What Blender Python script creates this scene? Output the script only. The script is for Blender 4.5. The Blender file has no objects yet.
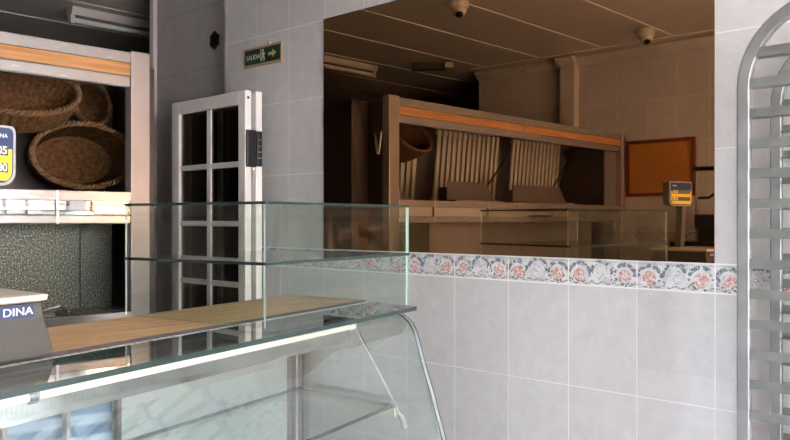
import bpy, bmesh, math, random
from mathutils import Vector, Matrix, Quaternion
random.seed(7)
SC = bpy.context.scene
COL = SC.collection
PI = math.pi

# ------------------------------------------------------------------ helpers
class MB:
    """collects geometry; build() links it as ONE mesh object"""
    def __init__(s): s.v = []; s.f = []; s.m = []
    def quad(s, pts, m=0):
        b = len(s.v); s.v += [tuple(p) for p in pts]; s.f.append(tuple(range(b, b+len(pts)))); s.m.append(m)
    def hexa(s, p, m=0, mside=None):
        """p: 8 points, bottom ring 0-3, top ring 4-7"""
        b = len(s.v); s.v += [tuple(q) for q in p]
        side = m if mside is None else mside
        for f, mm in (((3,2,1,0), m), ((4,5,6,7), m), ((0,1,5,4), side), ((1,2,6,5), side), ((2,3,7,6), side), ((3,0,4,7), side)):
            s.f.append(tuple(b+i for i in f)); s.m.append(mm)
    def box(s, x0, x1, y0, y1, z0, z1, m=0):
        x0, x1 = min(x0,x1), max(x0,x1); y0, y1 = min(y0,y1), max(y0,y1); z0, z1 = min(z0,z1), max(z0,z1)
        s.hexa([(x0,y0,z0),(x1,y0,z0),(x1,y1,z0),(x0,y1,z0),(x0,y0,z1),(x1,y0,z1),(x1,y1,z1),(x0,y1,z1)], m)
    def prism(s, ring_a, ring_b, m=0, cap=True, mcap=None):
        n = len(ring_a); b = len(s.v)
        s.v += [tuple(p) for p in ring_a] + [tuple(p) for p in ring_b]
        for i in range(n):
            j = (i+1) % n
            s.f.append((b+i, b+j, b+n+j, b+n+i)); s.m.append(m)
        if cap:
            mc = m if mcap is None else mcap
            s.f.append(tuple(b+i for i in reversed(range(n)))); s.m.append(mc)
            s.f.append(tuple(b+n+i for i in range(n))); s.m.append(mc)
    def loft(s, rings, m=0, cap=True):
        n = len(rings[0]); b = len(s.v)
        for r in rings: s.v += [tuple(p) for p in r]
        for k in range(len(rings)-1):
            for i in range(n):
                j = (i+1) % n
                s.f.append((b+k*n+i, b+k*n+j, b+(k+1)*n+j, b+(k+1)*n+i)); s.m.append(m)
        if cap:
            s.f.append(tuple(b+i for i in reversed(range(n)))); s.m.append(m)
            s.f.append(tuple(b+(len(rings)-1)*n+i for i in range(n))); s.m.append(m)
    def tube(s, pts, r, n=8, m=0, closed=False, rect=None):
        """sweep a circle (or a rectangle rect=(w,h) ) along pts"""
        P = [Vector(p) for p in pts]; N = len(P); rings = []
        up = None
        for i, p in enumerate(P):
            a = P[(i-1) % N] if (closed or i > 0) else p
            c = P[(i+1) % N] if (closed or i < N-1) else p
            t = (c-a).normalized()
            if up is None:
                up = Vector((0,0,1)) if abs(t.z) < .9 else Vector((0,1,0))
            e1 = (up - t*up.dot(t)).normalized(); e2 = t.cross(e1); up = e1
            rr = r[i] if isinstance(r, (list, tuple)) else r
            if rect:
                w, h = rect[0]/2, rect[1]/2
                ring = [p+e1*w+e2*h, p-e1*w+e2*h, p-e1*w-e2*h, p+e1*w-e2*h]
            else:
                ring = [p + e1*rr*math.cos(2*PI*k/n) + e2*rr*math.sin(2*PI*k/n) for k in range(n)]
            rings.append(ring)
        if closed:
            rings.append(rings[0]); s.loft(rings, m, cap=False)
        else: s.loft(rings, m)
    def lathe(s, prof, origin, axis=(0,0,1), n=20, m=0):
        ax = Vector(axis).normalized(); h = Vector((1,0,0)) if abs(ax.x) < .9 else Vector((0,1,0))
        e1 = (h - ax*h.dot(ax)).normalized(); e2 = ax.cross(e1); o = Vector(origin)
        rings = [[o + ax*z + e1*r*math.cos(2*PI*k/n) + e2*r*math.sin(2*PI*k/n) for k in range(n)] for r, z in prof]
        s.loft(rings, m)
    def pane(s, c, t, mface=0, medge=1):
        """flat glass: 4 corners, thickness t, edges get their own material slot"""
        c = [Vector(p) for p in c]; nrm = (c[1]-c[0]).cross(c[3]-c[0]).normalized()*(t/2)
        s.hexa([p-nrm for p in c] + [p+nrm for p in c], mface, medge)
    def build(s, name, mats, parent=None, smooth=False, bevel=0):
        me = bpy.data.meshes.new(name); me.from_pydata(s.v, [], s.f)
        if not isinstance(mats, (list, tuple)): mats = [mats]
        for mt in mats: me.materials.append(mt)
        me.polygons.foreach_set('material_index', s.m)
        bm = bmesh.new(); bm.from_mesh(me); bmesh.ops.recalc_face_normals(bm, faces=bm.faces[:]); bm.to_mesh(me); bm.free()
        if smooth:
            me.polygons.foreach_set('use_smooth', [True]*len(me.polygons))
        o = bpy.data.objects.new(name, me); COL.objects.link(o)
        if smooth and smooth != 'all':
            try: me.set_sharp_from_angle(angle=math.radians(40))
            except Exception: pass
        if bevel:
            md = o.modifiers.new('soft_edges', 'BEVEL'); md.width = bevel; md.segments = 2; md.limit_method = 'ANGLE'
        attach(o, parent)
        return o

def attach(o, parent):
    if parent is not None:
        o.parent = parent
        w = Matrix.Identity(4); p = parent
        while p is not None:
            w = p.matrix_basis.copy() if p.parent is None else w
            p = p.parent
        if parent.type == 'EMPTY': o.matrix_parent_inverse = parent.matrix_basis.inverted()
    return o

def thing(name, label, cat, loc, group=None, kind=None):
    o = bpy.data.objects.new(name, None); COL.objects.link(o); o.location = loc; o.empty_display_size = .1
    return tag(o, label, cat, group, kind)
def tag(o, label, cat, group=None, kind=None):
    if label: o['label'] = label
    if cat: o['category'] = cat
    if group: o['group'] = group
    if kind: o['kind'] = kind
    return o

def text_mesh(name, s, size, origin, xdir, updir, mat, parent=None, depth=.0006, align='CENTER', shear=0, sx=1):
    cu = bpy.data.curves.new('txt', 'FONT'); cu.body = s; cu.size = size; cu.extrude = depth; cu.align_x = align; cu.align_y = 'CENTER'; cu.shear = shear
    to = bpy.data.objects.new('txt', cu); COL.objects.link(to)
    bpy.context.view_layer.update()
    dg = bpy.context.evaluated_depsgraph_get()
    me = bpy.data.meshes.new_from_object(to.evaluated_get(dg))
    bpy.data.objects.remove(to)
    x = Vector(xdir).normalized(); u = Vector(updir).normalized(); n = x.cross(u)
    M = Matrix(((x.x*sx,u.x,n.x,origin[0]),(x.y*sx,u.y,n.y,origin[1]),(x.z*sx,u.z,n.z,origin[2]),(0,0,0,1)))
    me.transform(M); me.materials.clear(); me.materials.append(mat); me.name = name
    o = bpy.data.objects.new(name, me); COL.objects.link(o)
    return attach(o, parent)

# ------------------------------------------------------------------ materials
class E:
    """tiny math-node expression builder"""
    nt = None
    def __init__(s, sock): s.s = sock
    @staticmethod
    def op(op, *a, clamp=False):
        n = E.nt.nodes.new('ShaderNodeMath'); n.operation = op; n.use_clamp = clamp
        for i, q in enumerate(a):
            if isinstance(q, E): E.nt.links.new(q.s, n.inputs[i])
            else: n.inputs[i].default_value = q
        return E(n.outputs[0])
    def __add__(s, o): return E.op('ADD', s, o)
    def __radd__(s, o): return E.op('ADD', o, s)
    def __sub__(s, o): return E.op('SUBTRACT', s, o)
    def __rsub__(s, o): return E.op('SUBTRACT', o, s)
    def __mul__(s, o): return E.op('MULTIPLY', s, o)
    __rmul__ = __mul__
    def __truediv__(s, o): return E.op('DIVIDE', s, o)
    def lt(s, o): return E.op('LESS_THAN', s, o)
    def gt(s, o): return E.op('GREATER_THAN', s, o)
    def fract(s): return E.op('FRACT', s)
    def abs(s): return E.op('ABSOLUTE', s)
    def sin(s): return E.op('SINE', s)
    def sqrt(s): return E.op('SQRT', s)
    def max(s, o): return E.op('MAXIMUM', s, o)
    def min(s, o): return E.op('MINIMUM', s, o)
    def sm(s, a, b):
        n = E.nt.nodes.new('ShaderNodeMapRange'); n.interpolation_type = 'SMOOTHSTEP'
        E.nt.links.new(s.s, n.inputs[0]); n.inputs[1].default_value = a; n.inputs[2].default_value = b
        return E(n.outputs[0])

def newmat(name):
    m = bpy.data.materials.new(name); m.use_nodes = True
    nt = m.node_tree; E.nt = nt
    return m, nt, nt.nodes['Principled BSDF']
def link(a, b): E.nt.links.new(a, b)
def coords(kind='Object'):
    n = E.nt.nodes.new('ShaderNodeTexCoord'); return n.outputs[kind]
def xyz(sock):
    n = E.nt.nodes.new('ShaderNodeSeparateXYZ'); link(sock, n.inputs[0]); return [E(n.outputs[i]) for i in range(3)]
def noise(scale, vec=None, detail=3, rough=.55, scl=None):
    n = E.nt.nodes.new('ShaderNodeTexNoise'); n.inputs['Scale'].default_value = scale; n.inputs['Detail'].default_value = detail; n.inputs['Roughness'].default_value = rough
    v = vec if vec is not None else coords()
    if scl:
        mp = E.nt.nodes.new('ShaderNodeMapping'); mp.inputs['Scale'].default_value = scl; link(v, mp.inputs[0]); v = mp.outputs[0]
    link(v, n.inputs['Vector']); return E(n.outputs['Fac'])
def voronoi(scale, vec=None, out='Distance'):
    n = E.nt.nodes.new('ShaderNodeTexVoronoi'); n.inputs['Scale'].default_value = scale
    link(vec if vec is not None else coords(), n.inputs['Vector']); return E(n.outputs[out])
def mix(f, a, b):
    n = E.nt.nodes.new('ShaderNodeMix'); n.data_type = 'RGBA'
    for sock, val in ((n.inputs['Factor'], f), (n.inputs['A'], a), (n.inputs['B'], b)):
        pass
    fs = n.inputs[0]; A = n.inputs[6]; B = n.inputs[7]
    for sk, q in ((fs, f), (A, a), (B, b)):
        if isinstance(q, E): link(q.s, sk)
        elif isinstance(q, bpy.types.NodeSocket): link(q, sk)
        elif isinstance(q, (int, float)): sk.default_value = q
        else: sk.default_value = (*q, 1)
    return n.outputs[2]
def bump(h, strength=.3, dist=.01):
    n = E.nt.nodes.new('ShaderNodeBump'); n.inputs['Strength'].default_value = strength; n.inputs['Distance'].default_value = dist
    link(h.s, n.inputs['Height']); return n.outputs[0]
def srgb(r, g, b):
    return tuple((c/255/12.92 if c/255 <= .04045 else ((c/255+.055)/1.055)**2.4) for c in (r, g, b))

def simple(name, col, rough=.5, metal=0, var=0, nscale=8, bmp=0, coat=0, scl=None, spec=.5):
    m, nt, p = newmat(name)
    p.inputs['Roughness'].default_value = rough; p.inputs['Metallic'].default_value = metal
    p.inputs['Specular IOR Level'].default_value = spec
    if coat: p.inputs['Coat Weight'].default_value = coat; p.inputs['Coat Roughness'].default_value = .1
    if var:
        n = noise(nscale, scl=scl)
        c2 = tuple(max(0, c*(1-var)) for c in col); c1 = tuple(min(1, c*(1+var)) for c in col)
        link(mix(n.sm(.3, .7), c2, c1), p.inputs['Base Color'])
        if bmp: link(bump(n, bmp, .004), p.inputs['Normal'])
    else: p.inputs['Base Color'].default_value = (*col, 1)
    return m

def steel(name, col, rough=.25, axis='y', streak=.05, bmp=.03):
    """brushed stainless: roughness and tone streaks along one axis"""
    m, nt, p = newmat(name)
    p.inputs['Metallic'].default_value = .7 if rough > .2 else 1
    sc = {'y': (60, 1.5, 60), 'z': (60, 60, 1.5), 'x': (1.5, 60, 60)}[axis]
    n = noise(4, scl=sc, detail=4)
    b = noise(2.2, detail=3)
    link(mix(n*.6+b*.4, tuple(c*(1-streak) for c in col), tuple(min(1, c*(1+streak)) for c in col)), p.inputs['Base Color'])
    r = E.op('ADD', (n-.5)*.18, rough); link(r.s, p.inputs['Roughness'])
    if bmp: link(bump(n*.5+b, bmp, .003), p.inputs['Normal'])
    return m

def glass(name, tint=(.93,.97,.95), refl=(1,1,1), f0=.045, rough=0):
    """thin clear sheet: see-through with an angle dependent mirror reflection"""
    m, nt, p = newmat(name); nt.nodes.remove(p)
    out = nt.nodes['Material Output']
    lw = nt.nodes.new('ShaderNodeLayerWeight'); lw.inputs['Blend'].default_value = .5
    fac = E(lw.outputs['Facing'])
    k = E.op('POWER', fac, 5.0)*(1-f0)+f0
    t = nt.nodes.new('ShaderNodeBsdfTransparent'); t.inputs[0].default_value = (*tint, 1)
    g = nt.nodes.new('ShaderNodeBsdfGlossy'); g.inputs['Color'].default_value = (*refl, 1); g.inputs['Roughness'].default_value = rough
    mx = nt.nodes.new('ShaderNodeMixShader'); link(k.s, mx.inputs[0]); link(t.outputs[0], mx.inputs[1]); link(g.outputs[0], mx.inputs[2])
    link(mx.outputs[0], out.inputs[0]); return m

TW, TH = .25, .3454          # wall tile size
BZ0, BZ1 = 1.279, 1.369      # decorated border, bottom and top

def tile_mat(name, x0, zlines, base=(.60,.585,.57), border=True, axis=0, grout_c=(.86,.86,.85), bz=(BZ0, BZ1)):
    m, nt, p = newmat(name)
    c = coords(); X = xyz(c); Z = X[2]; H = X[axis]
    fx = ((H-x0)/TW).fract()
    dx = fx.min(1-fx)*TW
    if border:
        up = Z.gt((bz[0]+bz[1])/2)
        fz = E.op('ADD', up*((Z-bz[1])/TH), (1-up)*((bz[0]-Z)/TH)).fract()
    else: fz = ((Z-zlines)/TH).fract()
    dz = fz.min(1-fz)*TH
    g = 1-dx.min(dz).sm(.0012, .0022)
    # per tile tone + cloudy marbling
    fl = E.nt.nodes.new('ShaderNodeCombineXYZ'); link(E.op('FLOOR', (H-x0)/TW).s, fl.inputs[0]); link(E.op('FLOOR', (Z-bz[1])/TH).s, fl.inputs[1])
    wn = E.nt.nodes.new('ShaderNodeTexWhiteNoise'); link(fl.outputs[0], wn.inputs[0])
    n1 = noise(16, detail=6, rough=.7); n2 = noise(2.2, detail=4)
    tone = (n1-.5)*.5 + (n2-.5)*.10 + (E(wn.outputs['Value'])-.5)*.10
    tone = E.op('ADD', tone, .5, clamp=True)
    dark = tuple(q*.84 for q in base); lite = tuple(min(1, q*1.14) for q in base)
    col = mix(tone.sm(.2, .8), dark, lite)
    grout = g
    col = mix(g*.75, col, grout_c)
    if border:
        inb = Z.gt(bz[0])*Z.lt(bz[1])
        v = (Z-bz[0])/(bz[1]-bz[0]); t = fx
        leaf = voronoi(85); leaf2 = voronoi(120)
        nz = noise(60, detail=2)
        k = .36                                   # band height / tile width
        col_b = mix(noise(26, detail=3).sm(.35, .65), (.52,.52,.51), (.74,.74,.73))
        green = (.10,.13,.115); blue = (.13,.17,.28); pink = (.66,.36,.31); red = (.47,.17,.14)
        white = (.74,.74,.73)
        brk = noise(150, detail=2); tw = noise(48, detail=2)
        def dist(cx, cy):
            a = (t-cx)+(tw-.5)*.05; b = (v-cy)*k+(tw-.5)*.03
            return (a*a+b*b).sqrt()
        for cx in (.17, .83):
            d = dist(cx, .40)
            col_b = mix(d.lt(.12)*.4, col_b, white)
            arc = (d-.158).abs().lt(.026)*v.gt(.42)*leaf.lt(.58)*brk.gt(.38)
            col_b = mix(arc*.9, col_b, mix(nz.gt(.52), green, blue))
            ro = d.lt(.092)*leaf2.lt(.60)*brk.gt(.36)
            col_b = mix(ro, col_b, mix(noise(90).gt(.56), pink, red))
            sp = d.lt(.135)*d.gt(.08)*v.lt(.5)*leaf.lt(.34)
            col_b = mix(sp*.9, col_b, green)
        d = dist(.5, .50)
        col_b = mix(d.lt(.10)*.4, col_b, white)
        ar2 = ((d-.15).abs()).lt(.026)*v.gt(.46)*leaf.lt(.58)*brk.gt(.38)
        col_b = mix(ar2*.9, col_b, mix(nz.gt(.52), green, blue))
        col_b = mix(d.lt(.10)*leaf2.lt(.36)*brk.gt(.45)*.85, col_b, mix(nz.gt(.5), (.16,.19,.17), (.18,.22,.32)))
        for cx in (.34, .66, .0, 1.0):
            d = dist(cx, .30)
            col_b = mix(d.lt(.05)*leaf.lt(.4)*brk.gt(.42)*.85, col_b, mix(nz.gt(.5), (.18,.24,.36), green))
        sq = ((v-.12)-(t*40).sin()*.035).abs().lt(.026)*brk.gt(.46)
        col_b = mix(sq*.85, col_b, (.14,.16,.14))
        dots = (v-.91).abs().lt(.025)*((t*34).fract()-.5).abs().lt(.28)
        col_b = mix(dots*.5, col_b, (.25,.25,.25))
        edge = v.lt(.035).max(v.gt(.965)).max(dx.lt(.0022))
        col_b = mix(edge, col_b, grout_c)
        col = mix(inb, col, col_b)
    link(col, p.inputs['Base Color'])
    p.inputs['Roughness'].default_value = .32
    p.inputs['Specular IOR Level'].default_value = .4
    link(bump(1-g, .35, .002), p.inputs['Normal'])
    return m

M = {}
M['tile'] = tile_mat('tile_wall', -2.924, 0)
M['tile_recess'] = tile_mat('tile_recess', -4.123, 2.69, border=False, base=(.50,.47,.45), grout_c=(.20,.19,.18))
M['tile_back'] = tile_mat('tile_back_wall', -2.58, 0, base=(.60,.585,.575), bz=(1.325,1.412))
M['plaster'] = simple('plaster', (.62,.60,.57), .8, var=.06, nscale=5, bmp=.1)
M['dark_wall'] = simple('passage_darkness_brown', (.06,.045,.038), .75, var=.2, nscale=3)  # darkness of the passage and alcove put into the wall colour
M['floor'] = simple('floor_tiles', (.36,.33,.30), .35, var=.15, nscale=6)
M['white_paint'] = simple('white_lacquer', (.84,.815,.76), .35, var=.05, nscale=5)
M['trim'] = simple('tile_trim', (.66,.63,.60), .3)
M['steel'] = steel('brushed_steel', (.50,.455,.425), .24, 'y')
M['steel_v'] = simple('satin_steel_upright', (.38,.325,.30), .38, .35, var=.05, nscale=5)
M['steel_polish'] = steel('polished_steel', (.80,.77,.74), .04, 'y', streak=.03, bmp=0)
M['steel_dark'] = simple('dull_dark_steel', (.17,.15,.14), .42, .6, var=.08, nscale=6)
M['steel_panel'] = simple('plain_steel_panel', (.50,.45,.42), .35, .5, var=.08, nscale=4)
M['dark_side'] = simple('dark_side_laminate', (.045,.032,.025), .45, var=.1, nscale=4)
M['alu'] = simple('rack_aluminium', (.23,.233,.226), .42, .5, var=.12, nscale=14)
M['alu_h'] = simple('runner_aluminium', (.205,.21,.19), .45, .45, var=.14, nscale=14)
M['chrome'] = simple('chrome', (.85,.85,.85), .08, 1)
M['black'] = simple('black_plastic', (.012,.012,.013), .4)
M['grey_plastic'] = simple('grey_scale_plastic', (.072,.071,.060), .45, var=.06, nscale=40)
M['grey_light'] = simple('light_grey_plastic', (.36,.36,.35), .4)
M['pole_grey'] = simple('dark_pole_grey', (.13,.12,.11), .4)
M['navy'] = simple('navy_label', (.028,.05,.12), .35)
M['white_ink'] = simple('white_ink', (.85,.85,.85), .5)
M['yellow'] = simple('yellow_panel', (.80,.62,.03), .4)
M['lcd'] = simple('display_window', (.13,.14,.12), .2)
M['dark_ink'] = simple('dark_ink', (.02,.02,.02), .5)
M['grid'] = simple('ceiling_grid', (.80,.76,.70), .5)
M['beige_plastic'] = simple('beige_plastic', (.62,.55,.46), .4)
M['cork_frame'] = simple('mahogany_frame', (.20,.045,.025), .35, var=.2, nscale=10)
M['glass'] = glass('clear_glass')
M['case_glass'] = glass('case_glass', tint=(.955,.98,.97), f0=.085)
M['door_glass'] = glass('dark_door_glass', tint=(.42,.39,.36), f0=.07)
M['glass_edge'] = simple('glass_edge', (.02,.04,.035), .12, spec=.8)
M['glass_edge_pale'] = simple('glass_edge_pale', (.50,.62,.56), .15, spec=.8)
M['shelf_cream'] = simple('cream_bracket', (.60,.58,.47), .4)
M['deck'] = simple('white_deck', (.70,.74,.74), .25)
M['rear_door'] = simple('pale_reflection_door', (.42,.46,.44), .12, spec=.8)  # pale opaque colour stands in for bright reflections in the front glass
m, nt, p = newmat('blue_reflection_bands_door')  # blue bands painted on in place of reflections in the front glass
X = xyz(coords()); st = ((X[2]+X[1]*.12)/.055).fract()
link(mix(st.sm(.25,.5)*(1-st.sm(.75,.95)), (.17,.27,.38), (.42,.55,.66)), p.inputs['Base Color']); p.inputs['Roughness'].default_value = .15
M['rear_blue'] = m
M['sweater'] = simple('beige_knit', (.74,.60,.44), .9, var=.12, nscale=60, bmp=.4)
M['skin'] = simple('skin', (.55,.33,.24), .5)
M['hair'] = simple('dark_hair', (.02,.014,.01), .5, var=.3, nscale=80)
M['jeans'] = simple('dark_trousers', (.03,.035,.05), .9, var=.2, nscale=60)
M['shoe'] = simple('shoe_leather', (.03,.025,.02), .5)
M['tubelight'] = simple('unlit_tube', (.75,.73,.68), .3)
M['tube_on'] = simple('glowing_tube', (.8,.76,.68), .3)
_p = M['tube_on'].node_tree.nodes['Principled BSDF']; _p.inputs['Emission Color'].default_value = (1,.86,.66,1); _p.inputs['Emission Strength'].default_value = .05
M['valance'] = steel('polished_valance', (.72,.70,.68), .10, 'y', streak=.05, bmp=0)

def m_mirror():
    m, nt, p = newmat('bronze_mirror')
    p.inputs['Metallic'].default_value = 1; p.inputs['Roughness'].default_value = 0
    p.inputs['Base Color'].default_value = (.46,.275,.145,1)
    return m
M['mirror'] = m_mirror()

def m_laminate():
    m, nt, p = newmat('honey_laminate')
    n = noise(3, scl=(30, 1.2, 30), detail=5)
    link(mix(n.sm(.3,.7), (.50,.22,.07), (.66,.33,.12)), p.inputs['Base Color'])
    p.inputs['Roughness'].default_value = .16; p.inputs['Coat Weight'].default_value = .6; p.inputs['Coat Roughness'].default_value = .06
    return m
M['laminate'] = m_laminate()

def m_board():
    m, nt, p = newmat('wooden_worktop')
    n = noise(2.5, scl=(14, 1.6, 14), detail=6, rough=.6); s = noise(3.0, detail=4)
    c = mix(n.sm(.3,.72), (.60,.35,.155), (.86,.57,.28))
    c = mix(s.sm(.62,.72)*.35, c, (.22,.12,.06))
    link(c, p.inputs['Base Color']); p.inputs['Roughness'].default_value = .42
    link(bump(n, .1, .002), p.inputs['Normal'])
    return m
M['board'] = m_board()

def m_speckle():
    m, nt, p = newmat('hammered_steel')
    v = noise(150, detail=2, rough=.7); b = noise(3)
    link(mix(v.sm(.45,.75)*(b*.6+.5), (.09,.10,.08), (.60,.60,.52)), p.inputs['Base Color'])
    p.inputs['Metallic'].default_value = .8; p.inputs['Roughness'].default_value = .38
    link(bump(v, .8, .004), p.inputs['Normal'])
    return m
M['speckle'] = m_speckle()

def m_wicker():
    m, nt, p = newmat('wicker')
    n = noise(55, detail=2); b = noise(6)
    c = mix(n.sm(.3,.7), (.095,.043,.016), (.18,.085,.032))
    c = mix(b.sm(.5,.7)*.25, c, (.09,.04,.02))
    link(c, p.inputs['Base Color']); p.inputs['Roughness'].default_value = .6; p.inputs['Specular IOR Level'].default_value = .12
    return m
M['wicker'] = m_wicker()

def m_ceiling():
    m, nt, p = newmat('perforated_ceiling')
    X = xyz(coords())
    fx = (X[0]/.022).fract()-.5; fy = (X[1]/.022).fract()-.5
    d = (fx*fx+fy*fy).sqrt()
    link(mix(d.lt(.27), (.76,.70,.64), (.20,.18,.16)), p.inputs['Base Color'])
    p.inputs['Roughness'].default_value = .6
    return m
M['ceiling'] = m_ceiling()

def m_brick():
    m, nt, p = newmat('brick_facade')
    br = nt.nodes.new('ShaderNodeTexBrick'); c = coords()
    mp = nt.nodes.new('ShaderNodeMapping'); mp.inputs['Rotation'].default_value = (PI/2, 0, PI/2)
    cx = nt.nodes.new('ShaderNodeCombineXYZ'); X = xyz(c); link(X[1].s, cx.inputs[0]); link(X[2].s, cx.inputs[1]); link(cx.outputs[0], br.inputs['Vector'])
    br.inputs['Color1'].default_value = (.52,.22,.12,1); br.inputs['Color2'].default_value = (.42,.16,.09,1); br.inputs['Mortar'].default_value = (.6,.5,.42,1)
    br.inputs['Scale'].default_value = 4; 
    link(br.outputs[0], p.inputs['Base Color']); p.inputs['Roughness'].default_value = .8
    return m
M['brick'] = m_brick()
M['render_wall'] = simple('pale_render', (.68,.668,.662), .85, var=.06, nscale=2)
M['asphalt'] = simple('street_paving', (.34,.33,.32), .85, var=.1, nscale=6)
M['dark_front'] = simple('brown_render', (.22,.17,.14), .85, var=.1, nscale=2)
M['outer_glass'] = simple('outer_window', (.10,.13,.16), .08, spec=.8)
M['green_sign'] = simple('green_sign', (.008,.05,.014), .35)
M['sign_border'] = simple('sign_border', (.42,.27,.17), .5)
M['sign_white'] = simple('sign_white', (.62,.60,.52), .5)
M['sign_arrow'] = simple('sign_arrow', (.62,.46,.28), .5)
M['decor'] = simple('dark_relief_glaze', (.035,.026,.022), .4)

def struct(o, label, cat):
    return tag(o, label, cat, kind='structure')
CEIL = 2.87

# ------------------------------------------------------------------ room shell
def shell(name, boxes, mat, label, cat):
    m = MB()
    for b in boxes: m.box(*b)
    return struct(m.build(name, mat), label, cat)
shell('floor', [(-6.1,1.02,-5.1,3.1,-.12,0)], M['floor'], 'brown tiled shop floor under the counters', 'floor')
shell('wall_north', [(-3.445,1.02,0,.16,0,CEIL)], M['tile'], 'pale tiled wall with flowered border carrying the big mirror', 'wall')
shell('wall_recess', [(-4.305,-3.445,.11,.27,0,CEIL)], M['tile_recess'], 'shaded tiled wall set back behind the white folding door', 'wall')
shell('trim_1', [(-4.345,-4.305,.085,.27,0,CEIL)], M['trim'], 'thin pale edge trim at the dark passage', 'trim')
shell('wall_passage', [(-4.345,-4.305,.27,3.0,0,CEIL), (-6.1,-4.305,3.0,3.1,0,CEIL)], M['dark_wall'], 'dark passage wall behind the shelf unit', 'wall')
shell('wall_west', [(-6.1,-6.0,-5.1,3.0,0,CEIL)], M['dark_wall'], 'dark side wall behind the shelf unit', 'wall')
shell('wall_south', [(-4.476,1.02,-3.71,-3.55,0,CEIL)], M['tile_back'], 'tiled back wall seen in the mirror with framed board', 'wall')
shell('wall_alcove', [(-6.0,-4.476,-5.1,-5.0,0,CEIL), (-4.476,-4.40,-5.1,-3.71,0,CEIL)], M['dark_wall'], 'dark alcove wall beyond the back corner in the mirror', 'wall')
shell('wall_pilaster', [(-3.56,-3.43,-3.55,-3.47,0,CEIL-.02)], M['plaster'], 'slim pale pilaster on the back wall in the mirror', 'pilaster')
shell('wall_east', [(.9,1.02,-3.55,0,2.40,CEIL), (.9,1.02,-3.55,-2.40,0,2.40), (.9,1.02,-.12,0,0,2.40)], M['plaster'], 'shop front wall around the wide open entrance', 'wall')
# ceiling slab and its T grid
ce = MB(); ce.box(-6.1,1.02,-5.1,3.1,CEIL,CEIL+.2)
ceil_o = struct(ce.build('ceiling', M['ceiling']), 'perforated panel ceiling in long strips', 'ceiling')
g = MB()
x = -2.51+.585*5
while x > -6:
    g.box(x-.009, x+.009, (-3.34 if x > -4.4 else -4.99), (-.001 if x > -3.44 else .1 if x > -4.3 else 2.99), CEIL-.006, CEIL-.0005); x -= .585
g.box(-4.4, .89, -3.349, -3.331, CEIL-.007, CEIL-.0005)
struct(g.build('trim_2', M['grid']), 'thin white strips between the ceiling panels', 'trim')
cv = MB()
def cove(a, b, nx, ny):
    P = [(0,0),(0,-.07),(.015,-.07),(.055,-.03),(.07,-.012),(.07,0)]
    ra = [(a[0]+nx*q, a[1]+ny*q, CEIL-.008+w) for q, w in P]; rb = [(b[0]+nx*q, b[1]+ny*q, CEIL-.008+w) for q, w in P]
    cv.prism(ra, rb)
cove((-4.476,-3.55), (-3.56,-3.55), 0, 1); cove((-3.43,-3.55), (.9,-3.55), 0, 1); cove((-3.58,-3.47), (-3.41,-3.47), 0, 1)
struct(cv.build('trim_3', M['plaster']), 'curved plaster moulding where back wall meets ceiling', 'trim')

# outdoors: street and sunlit house across it (lights the shop, shows in its reflections)
shell('street', [(1.02,16,-18,14,-.3,-.12)], M['asphalt'], 'paved street outside the open shop front', 'street')
fa = MB(); fa.box(9,10,-18,14,-.12,5.2)
fac = struct(fa.build('wall_opposite', M['render_wall']), 'pale rendered house front across the street', 'wall')
fb = MB(); fb.box(8.9,9,-2.9,-1.6,-.12,5.2); fb.box(8.9,9,3.2,5.8,-.12,5.2); fb.build('brick_pier', M['brick'], fac)
for yy in (-.8,1.4,7.6):
    w = MB(); w.box(8.93,9,yy-.5,yy+.5,.9,2.5); w.build('window_pane', M['outer_glass'], fac)

# ------------------------------------------------------------------ big bronze mirror
m = MB(); m.box(-2.674,-.924,-.007,-.0005,BZ1+.001,BZ1+3*TH-.465+.0)
mir = MB(); mir.box(-2.674,-.924,-.007,-.0005,BZ1+.0015,2.405)
mo = tag(mir.build('wall_mirror', M['mirror']), 'large bronze tinted mirror set into the tiled wall above the flowered border', 'mirror')

# ------------------------------------------------------------------ exit sign on the wall
es = thing('exit_sign', 'small green exit sign with white lettering and arrow on the tiled wall', 'sign', (-3.117,0,2.25))
b = MB(); b.box(-3.264,-2.971,-.010,-.0005,2.256,2.352); b.build('sign_border', M['sign_border'], es)
b = MB(); b.box(-3.255,-2.980,-.013,-.010,2.268,2.340); b.build('sign_panel', M['green_sign'], es)
b = MB(); b.box(-3.075,-3.060,-.012,-.002,2.352,2.364); b.build('hanger', M['sign_border'], es)
text_mesh('lettering', 'SALIDA', .034, (-3.188,-.0135,2.302), (1,0,0), (0,0,1), M['sign_white'], es)
b = MB()   # running figure beside a door bar
def flat(pts, y=-.0142): b.prism([(px,y,pz) for px,pz in pts], [(px,y+.001,pz) for px,pz in pts])
flat([(-3.127,2.276),(-3.123,2.276),(-3.123,2.335),(-3.127,2.335)])
flat([(-3.108+.006*math.cos(a*PI/5), 2.327+.006*math.sin(a*PI/5)) for a in range(10)])
flat([(-3.114,2.319),(-3.103,2.319),(-3.101,2.300),(-3.112,2.299)])
flat([(-3.112,2.300),(-3.105,2.300),(-3.113,2.287),(-3.121,2.278),(-3.124,2.281),(-3.117,2.290)])
flat([(-3.109,2.300),(-3.102,2.301),(-3.096,2.290),(-3.099,2.276),(-3.104,2.276),(-3.102,2.289)])
flat([(-3.104,2.318),(-3.102,2.313),(-3.094,2.306),(-3.092,2.309)])
flat([(-3.113,2.318),(-3.111,2.313),(-3.119,2.306),(-3.121,2.309)])
b.build('running_figure', M['sign_white'], es)
b = MB()
flat([(-3.068,2.297),(-3.036,2.297),(-3.036,2.284),(-3.006,2.304),(-3.036,2.324),(-3.036,2.311),(-3.068,2.311)])
b.build('arrow', M['sign_arrow'], es)

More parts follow.
